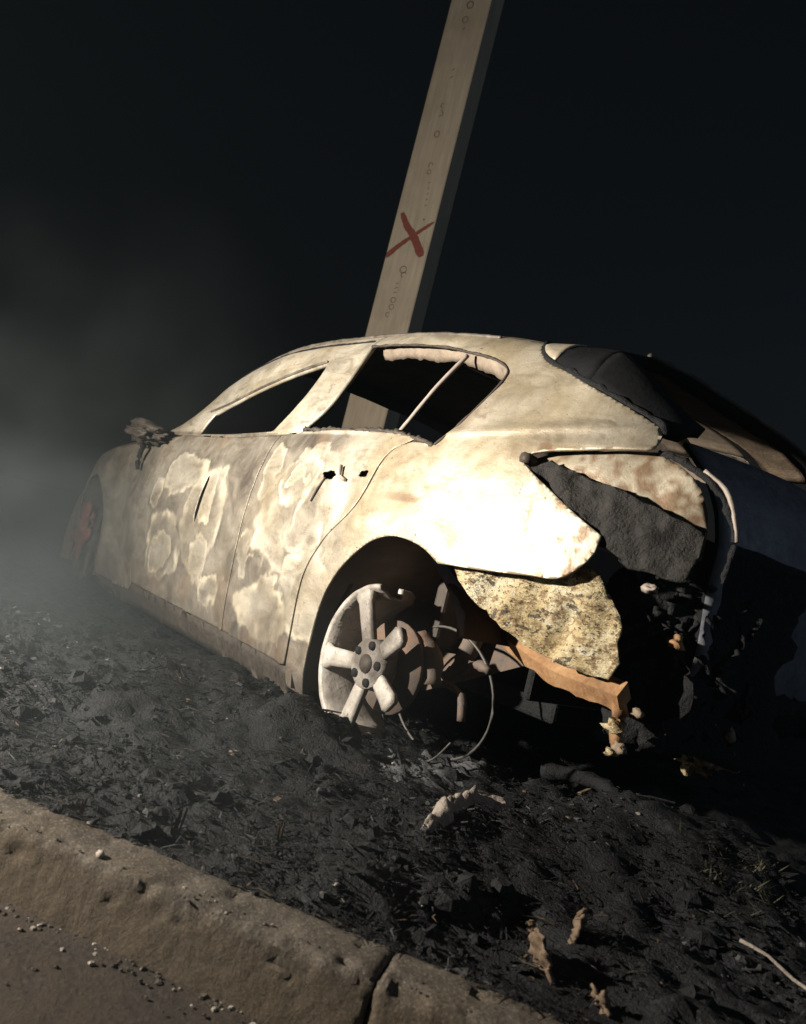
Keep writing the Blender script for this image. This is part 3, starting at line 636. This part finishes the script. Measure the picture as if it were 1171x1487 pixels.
# wheels: tyres burnt away, bare alloy rims
def wheel(cx, sd_, cz, rz0, detail, mat, melted):
    yo = .80 * sd_; rim = empty('wheel', (0, 0, 0)); part(rim)
    rim.matrix_parent_inverse = Matrix.Translation((0, 0, -.1)); 
    def wp(o): o.parent = rim; return o
    P3 = lambda r, a, d: (cx + r * math.cos(a), yo + sd_ * d, cz + r * math.sin(a))
    # barrel
    a0, a1 = (R(-98), R(86)) if melted else (0, 2 * math.pi)
    prof = [(.226, .022), (.222, .030), (.213, .026), (.208, .0), (.196, -.03), (.192, -.10), (.205, -.16), (.222, -.165), (.226, -.172)]; na = 56; V = []; F = []
    for i in range(na + 1):
        a = a0 + (a1 - a0) * i / na; fe = min(i, na - i) / na
        for r, d in prof:
            if melted: d = d * min(1, .35 + 6 * fe + .5 * nz((a, d, 3), 6)) if d < -.02 else d
            V.append(P3(r + .002 * nz((a, d, 1), 8), a, d))
    k = len(prof); F = [(i * k + j, i * k + j + 1, (i + 1) * k + j + 1, (i + 1) * k + j) for i in range(na) for j in range(k - 1)]
    o = wp(mesh('rim', V, F, mat)); sm = o.modifiers.new('t', 'SOLIDIFY'); sm.thickness = .007; sm.offset = 0
    # spokes
    for q in range(5):
        a = R(rz0 + 72 * q); d = Vector((math.cos(a), 0, math.sin(a))); t = Vector((-math.sin(a), 0, math.cos(a)))
        end = .222 if (not melted or math.cos(a) > -.25) else .165 + .03 * nz((q, 1, 3), 3)
        V = []; F = []; nr = 9; sg = 8
        for i in range(nr + 1):
            f = i / nr; r = .028 + (end - .028) * f; wd = .025 + .011 * f + (.010 if f > .88 else 0); th = .018 - .004 * f
            if end < .2 and f > .8: wd *= 1 - (f - .8) * 2.2
            dd = .008 + .012 * f
            for s in range(sg):
                an = 2 * math.pi * (s + .5) / sg; ex = max(-.85, min(.85, 1.25 * math.cos(an))) * wd; ey = max(-.8, min(.8, 1.3 * math.sin(an))) * th
                qv = d * r + t * ex; nn = 1 + .05 * nz((r * 30, q, s), 1.5)
                V.append((cx + qv.x * nn, yo + sd_ * (dd + ey), cz + qv.z * nn))
        for i in range(nr):
            for s in range(sg): F.append((i * sg + s, i * sg + (s + 1) % sg, (i + 1) * sg + (s + 1) % sg, (i + 1) * sg + s))
        F += [tuple(range(sg)), tuple(nr * sg + s for s in range(sg))[::-1]]
        o = mesh('spoke', V, F, mat); wp(o)
        bm = bmesh.new(); bm.from_mesh(o.data); bmesh.ops.recalc_face_normals(bm, faces=bm.faces); bm.to_mesh(o.data); bm.free()
        if detail:
            b = R(rz0 + 36 + 72 * q); lx, lz = cx + .054 * math.cos(b), cz + .054 * math.sin(b)
            wp(tube('lug_hole', [(lx, yo + sd_ * .010, lz), (lx, yo + sd_ * .0315, lz)], .0125, MCHAR, None, 10, .2))
    wp(tube('hub', [(cx, yo - sd_ * .03, cz), (cx, yo + sd_ * .0, cz), (cx, yo + sd_ * .026, cz)], lambda f: .074 - .004 * f, mat, None, 20, .06))
    wp(tube('hub_cap_recess', [(cx, yo + sd_ * .018, cz), (cx, yo + sd_ * .030, cz)], .027, MSOOT, None, 14, .1))
    wp(tube('brake_disc', [(cx, yo - sd_ * .075, cz), (cx, yo - sd_ * .06, cz)], .135, MLINER, None, 28, .01))
    if detail:
        wp(tube('bead_wire', [(cx - .085 + .215 * math.cos(a), .60 + .02 * math.sin(a), cz - .035 + .185 * math.sin(a)) for a in [i * .2618 for i in range(24)]], .0042, MWIRE, None, 6, .2, closed=True))
        wp(tube('bead_wire', [(cx - .06 + .225 * math.cos(a), .655 - .03 * math.cos(a), cz - .02 + .222 * math.sin(a)) for a in [-2.6, -2.2, -1.8, -1.4, -1.0, -.6]], .003, MWIRE, None, 6, .2))
        wp(tube('brake_caliper', [(cx - .05, .70, cz + .10), (cx - .11, .695, cz + .06), (cx - .135, .69, cz - .01)], .034, MLINER, None, 8, .3))
        wp(tube('trailing_arm', [(cx - .04, .56, cz + .0), (cx - .12, .57, cz + .05), (cx - .21, .60, cz + .075), (cx - .27, .62, cz + .07)], .014, MLINER, None, 6, .6))
        wp(tube('trailing_arm', [(cx - .03, .58, cz - .03), (cx - .10, .6, cz - .01), (cx - .19, .62, cz - .02), (cx - .215, .625, cz - .085)], .011, MLINER, None, 6, .7))
        wp(tube('damper', [(cx - .06, .52, cz + .02), (cx - .09, .51, cz + .20), (cx - .12, .50, cz + .34)], .03, MLINER, None, 10, .2))
    else:
        c = tube('brake_caliper', [(cx - .05, yo - sd_ * .04, cz + .12), (cx - .12, yo - sd_ * .04, cz + .05), (cx - .13, yo - sd_ * .04, cz - .06)], .045, MRED if cx > 1 else MLINER, None, 8, .3); wp(c)
    return rim
wl = wheel(0.012, 1, .330, 65, True, MRIM, True); wl['label'] = 'ash-pale rear rim with half its barrel melted away'
part(lump('rusty_strut', (FX + .10, .845, .40), (.10, .03, .13), MRED, car, .6, 7, 3, 5.5)); wheel(0.012, -1, .330, 20, False, MSOOT, False); wheel(FX, 1, .335, 40, False, MSOOT, False); wheel(FX, -1, .335, 10, False, MSOOT, False)

# scrap hanging from the burnt rear corner
for i, (c, sz, mt) in enumerate([((-.80, .50, .455), (.05, .03, .018), MALU), ((-.835, .49, .43), (.035, .03, .04), MINNER), ((-.78, .50, .462), (.03, .02, .012), MFLAKE), ((-.805, .485, .352), (.028, .024, .022), MFLAKE), ((-.845, .485, .362), (.03, .014, .012), MALU)]):
    part(lump('hanging_scrap', c, sz, mt, car, .9, 9, 3, 11 + i * 2.7))

# ------------------------------------------------------------------ litter on the verge
rnd = random.Random(11)
MASH = mat_simple('grey_ash', [(.3, (.018, .018, .019)), (.6, (.045, .045, .047)), (.75, (.10, .096, .095))], 30, (.7, .95), .6, .01)
MTAN = mat_simple('scorched_plastic', [(.3, (.05, .032, .02)), (.6, (.13, .085, .052)), (.75, (.22, .155, .10))], 18, (.5, .85), .6, .01)
MGREY = mat_simple('blue_grey_ash', [(.35, (.015, .016, .018)), (.5, (.07, .073, .08)), (.68, (.15, .152, .158))], 16, (.7, .95), .8, .015)
MPALE = mat_simple('pale_ash_crust', [(.3, (.14, .115, .095)), (.6, (.27, .225, .19)), (.75, (.40, .36, .31))], 22, (.7, .95), .8, .015)
MSTONE = mat_simple('pebble', [(.3, (.22, .19, .155)), (.7, (.42, .38, .32))], 20, (.7, .95), .4, .006)
MSTALK = mat_simple('scorched_stalk', [(.3, (.03, .024, .018)), (.7, (.15, .105, .065))], 20, (.7, .95), .3, .006)
class Bag:
    def __init__(s): s.V = []; s.F = []; s.M = []
    def add(s, V, F, mi):
        b = len(s.V); s.V += V; s.F += [tuple(b + i for i in f) for f in F]; s.M += [mi] * len(F)
    def build(s, name, mats):
        me = bpy.data.meshes.new(name); me.from_pydata(s.V, [], s.F)
        for mt in mats: me.materials.append(mt)
        me.polygons.foreach_set('material_index', s.M); me.update()
        o = bpy.data.objects.new(name, me); COL.objects.link(o); return o
def chunk(bag, c, r, mi, flat=.6):
    n = 6; V = []; ph = rnd.random() * 6
    for k, (f, h) in enumerate(((.75, -.6), (1, 0.05), (.55, .7))):
        for i in range(n):
            a = ph + 6.283 * i / n; q = r * f * rnd.uniform(.6, 1.25)
            V.append((c[0] + q * math.cos(a), c[1] + q * math.sin(a), c[2] + h * r * flat * rnd.uniform(.7, 1.3)))
    F = [(k * n + i, k * n + (i + 1) % n, (k + 1) * n + (i + 1) % n, (k + 1) * n + i) for k in range(2) for i in range(n)] + [tuple(2 * n + i for i in range(n))]
    bag.add(V, F, mi)
def flake(bag, c, r, mi):
    a = rnd.random() * 6.283; d = Vector((math.cos(a), math.sin(a), rnd.uniform(-.5, .5))); e = Vector((-math.sin(a), math.cos(a), rnd.uniform(-.5, .5))); C = Vector(c); w = rnd.uniform(.25, .7); up_ = Vector((0, 0, r * .12))
    q = [C - d * r - e * r * w, C + d * r * rnd.uniform(.5, 1) - e * r * w, C + d * r + e * r * w * rnd.uniform(.5, 1), C - d * r * .8 + e * r * w]
    k = [(x + up_ * rnd.uniform(.5, 1.6)) for x in q]
    bag.add([tuple(x) for x in q + k], [(0, 3, 2, 1), (4, 5, 6, 7), (0, 1, 5, 4), (1, 2, 6, 5), (2, 3, 7, 6), (3, 0, 4, 7)], mi)
def twig(bag, c, ln, r, mi, tilt=.3):
    a = rnd.random() * 6.283; d = Vector((math.cos(a), math.sin(a), rnd.uniform(0, tilt))).normalized(); u = d.cross(Vector((0, 0, 1))).normalized(); v = u.cross(d); C = Vector(c); V = []
    for f in (-.5, 0, .5):
        j = Vector((rnd.uniform(-1, 1), rnd.uniform(-1, 1), rnd.uniform(-.3, .6))) * ln * .08
        for s in range(4):
            an = 1.571 * s; V.append(tuple(C + d * ln * f + j + (u * math.cos(an) + v * math.sin(an)) * r * (1 - .5 * abs(f))))
    F = [(k * 4 + s, k * 4 + (s + 1) % 4, (k + 1) * 4 + (s + 1) % 4, (k + 1) * 4 + s) for k in range(2) for s in range(4)] + [(3, 2, 1, 0), (8, 9, 10, 11)]
    bag.add(V, F, mi)
bag = Bag()
cnt = 0
while cnt < 10000:
    if rnd.random() < .72: u_, s_ = rnd.uniform(-1.5, 1.2), .025 - abs(rnd.gauss(.02, .75))
    else: u_, s_ = rnd.uniform(-1.4, 3.5), -abs(rnd.gauss(.3, 1.0))
    if s_ > .022 or s_ < -2.6: continue
    q = KA + KT * u_ + KN * s_; d = (q - CP.xy).length
    if d < .35: continue
    cl = fbm((q.x, q.y, 5), 3.5, 3)
    if rnd.random() > .55 + 1.1 * cl: continue
    sc = rnd.uniform(.35, 1) ** 2 * (.55 + .45 * min(2.2, d)) ; z = G(q.x, q.y) if s_ < -.003 else .052; t = rnd.random(); pale = fbm((q.x, q.y, 12), 4, 3) > .12
    mi = 0 if t < (.74 if pale else .95) else 1 if t < (.95 if pale else .988) else 2 if t < (.975 if pale else .997) else 3
    k = rnd.random(); sc *= (.55 if rnd.random() < .75 else 1.25)
    if rnd.random() < .012: chunk(bag, (q.x, q.y, z + .002), rnd.uniform(.015, .035), 0, .75)
    if k < .48: chunk(bag, (q.x, q.y, z + .003), .0085 * sc, mi)
    elif k < .86: flake(bag, (q.x, q.y, z + .006), .011 * sc, mi)
    else: twig(bag, (q.x, q.y, z + .006), .045 * sc, .0016 * sc, 0 if rnd.random() < .9 else 1)
    cnt += 1
tag(bag.build('charred_litter', [MCHAR, MASH, MTAN, MPALE]), 'loose charred flakes, clods and twigs strewn over the verge', 'litter', kind='stuff')
bag = Bag(); cnt = 0
while cnt < 17000:
    u_, s_ = (rnd.uniform(-1.5, 1.2), .02 - abs(rnd.gauss(.0, .8))) if rnd.random() < .75 else (rnd.uniform(-1.4, 3.2), -abs(rnd.gauss(.3, 1.0)))
    if s_ < -2.4: continue
    q = KA + KT * u_ + KN * s_; cl = fbm((q.x, q.y, 15), 4, 3)
    if rnd.random() > .5 + 1.4 * cl: continue
    cnt += 1; z = (G(q.x, q.y) if s_ < -.003 else .051) + rnd.uniform(0, .008); a = 1.2 + 2.2 * nz((q.x, q.y, 3), 3) + rnd.gauss(0, .6); ln = rnd.uniform(.015, .05); wd = rnd.uniform(.0007, .002)
    d = Vector((math.cos(a), math.sin(a), rnd.uniform(-.15, .15))); e = Vector((-math.sin(a), math.cos(a), rnd.uniform(-.4, .4))) * wd; c0 = Vector((q.x, q.y, z)); c1 = c0 + d * ln * .5 + Vector((0, 0, rnd.uniform(0, .006))); a2 = a + rnd.gauss(0, .5); c2 = c1 + Vector((math.cos(a2), math.sin(a2), rnd.uniform(-.3, .1))) * ln * .5
    t = rnd.random(); ashy = fbm((q.x, q.y, 12), 4, 3) > .05
    bag.add([tuple(v) for v in (c0 - e, c0 + e, c1 - e, c1 + e, c2)], [(0, 1, 3, 2), (2, 3, 4)], 0 if t < (.75 if ashy else .93) else 1 if t < .97 else 2)
tag(bag.build('burnt_grass', [MCHAR, MASH, MSTALK]), 'matted burnt grass blades lying over the black verge', 'grass', kind='stuff')
# grit in the gutter and on the kerb
bag = Bag()
for i in range(1500):
    u_ = rnd.uniform(-1.5, 2.5); k = rnd.random(); s_ = rnd.gauss(.135, .012) if k < .55 else rnd.uniform(.13, .9) if k < .85 else rnd.gauss(.098, .014)
    q = KA + KT * u_ + KN * s_; z = .052 if s_ < .112 else -.056
    chunk(bag, (q.x, q.y, z), rnd.uniform(.0015, .006) * (1 if s_ > .112 else .6), 1 if rnd.random() < .22 else 0)
MGRIT = mat_simple('grit', [(.3, (.025, .02, .017)), (.7, (.09, .07, .055))], 40, (.8, .95), 0)
tag(bag.build('gutter_grit', [MGRIT, MSTONE]), 'dark grit and sand gathered in the gutter along the kerb', 'grit', kind='stuff')

# single pieces one can point at
def gz(x, y): return G(x, y)
def crust(name, pts, wd, ht, mat, label, cat_, seed=0, group=None):
    """ragged lumpy strip lying on the ground"""
    P = cat([Vector((*q, 0)) for q in pts], .008); V = []; F = []; m_ = 9; n = len(P)
    for i, q in enumerate(P):
        t = (P[min(n - 1, i + 1)] - P[max(0, i - 1)]).normalized(); nn = Vector((-t.y, t.x, 0)); f = i / (n - 1); env = min(1, 6 * f, 6 * (1 - f)) ** .6
        for j in range(m_):
            s = -1 + 2 * j / (m_ - 1); ww = wd * env * (1 + .7 * fbm((q.x, q.y, seed + (s > 0)), 22, 3)); e = q + nn * s * ww
            h = ht * env * (1 - s * s) ** .5 * (1 + .55 * fbm((e.x, e.y, seed), 28, 3)); V.append((e.x, e.y, gz(e.x, e.y) - .006 + max(0, h)))
    F = [(i * m_ + j, i * m_ + j + 1, (i + 1) * m_ + j + 1, (i + 1) * m_ + j) for i in range(n - 1) for j in range(m_ - 1)]
    o = mesh(name, V, F, mat)
    if sum(p.normal.z for p in o.data.polygons) < 0: o.data.flip_normals()
    return tag(o, label, cat_, group)
crust('ash_crust', [(-.60, 1.06), (-.57, 1.0), (-.54, .94), (-.515, .87), (-.53, .80), (-.57, .74)], .020, .030, MPALE, 'curved ridge of pale crusted ash on the black ground below the rear wheel', 'ash', 3)
crust('ash_crust', [(-.24, .93), (-.27, .82), (-.23, .70), (-.19, .56), (-.22, .42)], .085, .012, MGREY, 'flat grey ash patch on the ground just under the rear wheel', 'ash', 8)
def scrap(name, c, hx, hz, mat, label, seed, lean=.25, rot=0.0):
    """torn upright sheet fragment standing in the ash"""
    na, nb = 12, 14; V = []; F = []
    for i in range(na + 1):
        for j in range(nb + 1):
            a = -1 + 2 * i / na; b = j / nb; wdt = 1.7 * hx * (1 - .25 * b + .6 * nz((b * 5, seed, a > 0), 1.3))
            x = a * wdt; z = b * hz * (1 + .35 * nz((a * 2, seed, 2), 1)); y = .25 * hx * math.sin(a * 2 + seed) + lean * z + .012 * fbm((a, b, seed), 3, 3)
            V.append((c[0] + x * math.cos(rot) - y * math.sin(rot), c[1] + x * math.sin(rot) + y * math.cos(rot), gz(c[0], c[1]) - .012 + z))
    n = nb + 1; F = [(i * n + j, i * n + j + 1, (i + 1) * n + j + 1, (i + 1) * n + j) for i in range(na) for j in range(nb)]
    o = mesh(name, V, F, mat); sm = o.modifiers.new('t', 'SOLIDIFY'); sm.thickness = .005
    return tag(o, label, 'scrap', 'torn scraps standing in the ash')
scrap('torn_scrap', (-.93, 1.06), .020, .060, MTAN, 'torn tan scrap standing in the ash, nearest the kerb end', 1.0, .3, -.5)
scrap('torn_scrap', (-.905, .955), .018, .062, MTAN, 'taller tan scrap just right of the one nearest the kerb', 2.2, -.2, -.9)
scrap('torn_scrap', (-1.04, 1.04), .012, .040, MTAN, 'small reddish brown scrap in front of the two tan scraps', 3.7, .2, -.3)
scrap('torn_scrap', (-1.11, .87), .010, .036, MPALE, 'thin pale scrap low at the right beside the light stick', 5.1, .8, .4)
def rod(name, pts, r, mat, label, cat_, wob=.3):
    return tag(tube(name, [(x, y, gz(x, y) + h) for x, y, h in pts], r, mat, None, 7, wob), label, cat_)
rod('pale_stick', [(-1.05, .655, .014), (-1.10, .65, .018), (-1.15, .655, .016), (-1.22, .665, .012)], .0032, MPALE, 'pale thin stick lying at the right edge of the burnt ground', 'stick')
rod('burnt_strip', [(-.30, .36, .03), (-.36, .33, .05), (-.45, .30, .045), (-.52, .31, .03)], .022, MCHAR, 'black curled strip on the ground under the rear overhang', 'strip', .5)
for i, (x, y, h, lab) in enumerate([(-.325, 1.635, .035, 'dry burnt grass stub behind the kerb, leftmost of the four'), (-.41, 1.485, .040, 'dry burnt grass stub behind the kerb, second from the left'), (-.475, 1.365, .026, 'short burnt grass stub behind the kerb, third from the left'), (-.495, 1.315, .036, 'burnt grass stub behind the kerb, rightmost of the four')]):
    b = Bag()
    for k in range(9):
        a = rnd.random() * 6.28; e = Vector((math.cos(a), math.sin(a), 0)) * rnd.uniform(0, .008); z0 = gz(x, y); tp = Vector((x, y, z0 + h * rnd.uniform(.6, 1.2))) + e * 2.2; bt = Vector((x, y, z0 - .01)) + e
        V = [tuple(c_ + Vector((math.cos(q), math.sin(q), 0)) * r_) for c_, r_ in ((bt, .0028), (tp, .0014)) for q in (0, 2.1, 4.2)]
        b.add(V, [(0, 1, 4, 3), (1, 2, 5, 4), (2, 0, 3, 5), (3, 4, 5)], 0)
    tag(b.build('grass_stub', [MSTALK]), lab, 'grass stub', 'burnt grass stubs along the kerb')
MOSS = mat_simple('scorched_grass', [(.3, (.02, .02, .012)), (.7, (.085, .08, .045))], 25, (.8, .95), .3)
b = Bag()
for k in range(160):
    x, y = -.93 + rnd.gauss(0, .05), .46 + rnd.gauss(0, .07); z0 = gz(x, y); a = rnd.random() * 6.28; ln = rnd.uniform(.015, .045); d = Vector((math.cos(a), math.sin(a), rnd.uniform(.2, 1.2))).normalized()
    p0 = Vector((x, y, z0 - .004)); s_ = d.cross(Vector((0, 0, 1))).normalized() * .0022
    b.add([tuple(p0 - s_), tuple(p0 + s_), tuple(p0 + d * ln * .6 + s_ * .7), tuple(p0 + d * ln), tuple(p0 + d * ln * .6 - s_ * .7)], [(0, 1, 2, 3, 4)], 0)
tag(b.build('grass_patch', [MOSS]), 'half-burnt patch of olive grass at the right edge behind the stick', 'grass', kind='stuff')
for i, (u_, s_, r_, lab) in enumerate([(.42, .133, .008, 'white pebble in the gutter, farthest left of the row'), (.26, .138, .010, 'largest white pebble in the gutter'), (.17, .145, .007, 'small white pebble in the gutter just right of the largest one'), (.10, .138, .009, 'rounded white pebble in the gutter, rightmost of the row'), (-.02, .30, .006, 'lone pale pebble out on the dark asphalt'), (-.30, .092, .006, 'pale chip of stone lying on the kerb edge')]):
    q = KA + KT * u_ + KN * s_
    tag(lump('pebble', (q.x, q.y, (-.054 if s_ > .112 else .05) + r_ * .6), (r_ * 1.3, r_, r_ * .8), MSTONE, None, .35, 4, 2, i * 3.3), lab, 'pebble', 'pale pebbles by the kerb')

# ------------------------------------------------------------------ drifting smoke
def smoke(name, c, rad, dens, col, label, nscale=1.3, lo=.36, hi=.72, an=.3, sub=3):
    bm = bmesh.new(); bmesh.ops.create_icosphere(bm, subdivisions=sub, radius=1.0)
    me = bpy.data.meshes.new(name); bm.to_mesh(me); bm.free()
    o = bpy.data.objects.new(name, me); COL.objects.link(o); o.location = c; o.scale = rad
    k = M(name); t = k.t; t.nodes.remove(k.b); pv = k.n('VolumePrincipled'); k.l(pv.outputs[0], t.nodes['Material Output'].inputs['Volume'])
    pv.inputs['Color'].default_value = (*col, 1); pv.inputs['Anisotropy'].default_value = an
    wn_ = k.n('TexNoise', Scale=1.6, Detail=3, Roughness=.55); k.l(k.coord(), wn_.inputs['Vector'])
    sb = k.n('VectorMath', operation='SUBTRACT'); k.l(wn_.outputs['Color'], sb.inputs[0]); sb.inputs[1].default_value = (.5, .5, .5)
    sc_ = k.n('VectorMath', operation='SCALE'); k.l(sb.outputs[0], sc_.inputs[0]); sc_.inputs['Scale'].default_value = 1.5
    ad = k.n('VectorMath', operation='ADD'); k.l(k.coord(), ad.inputs[0]); k.l(sc_.outputs[0], ad.inputs[1])
    ln0 = k.n('VectorMath', operation='LENGTH'); k.l(k.coord(), ln0.inputs[0])
    ln1 = k.n('VectorMath', operation='LENGTH'); k.l(ad.outputs[0], ln1.inputs[0])
    edge_ = k.ramp(ln0.outputs['Value'], [(.75, 1.), (.98, 0.)])
    ln = ln1
    fall = k.mix(1.0, k.ramp(ln.outputs['Value'], [(.0, 1.), (.35, .7), (.7, .18), (.97, 0.)]), edge_, 'MULTIPLY')
    gp = k.n('NewGeometry').outputs['Position']; nd = k.n('TexNoise', Scale=nscale, Detail=4, Roughness=.55, Distortion=.6); k.l(gp, nd.inputs['Vector'])
    nn = k.ramp(nd.outputs['Fac'], [(lo, .12), (hi, 1.)])
    m1 = k.n('Math', operation='MULTIPLY'); k.l(fall, m1.inputs[0]); k.l(nn, m1.inputs[1])
    m2 = k.n('Math', operation='MULTIPLY'); k.l(m1.outputs[0], m2.inputs[0]); m2.inputs[1].default_value = dens; k.l(m2.outputs[0], pv.inputs['Density'])
    me.materials.append(k.m); return tag(o, label, 'smoke', kind='stuff')
smoke('smoke', (2.5, 1.35, .45), (2.6, 1.15, 1.7), .60, (.255, .295, .310), 'grey smoke drifting past the front of the burnt car', 1.1, .32, .68)
smoke('low_smoke', (.50, 1.42, .22), (1.75, .9, .62), .50, (.235, .275, .29), 'low smoke creeping over the burnt verge beside the front door', 2.0, .30, .66)
# even thin smoke in all the air around
hz = mesh('haze', [(x, y, z) for x in (-175, 175) for y in (-175, 175) for z in (-1.2, 8.2)], [(0, 1, 3, 2), (4, 6, 7, 5), (0, 4, 5, 1), (2, 3, 7, 6), (0, 2, 6, 4), (1, 5, 7, 3)], None, None, False)
hk = M('haze'); hk.t.nodes.remove(hk.b); hv = hk.n('VolumePrincipled', Density=.0010, Anisotropy=.0); hv.inputs['Color'].default_value = (.60, .82, .95, 1)
hk.l(hv.outputs[0], hk.t.nodes['Material Output'].inputs['Volume']); hz.data.materials.append(hk.m)
tag(hz, 'thin smoky haze filling the night air around the car', 'haze', kind='stuff')
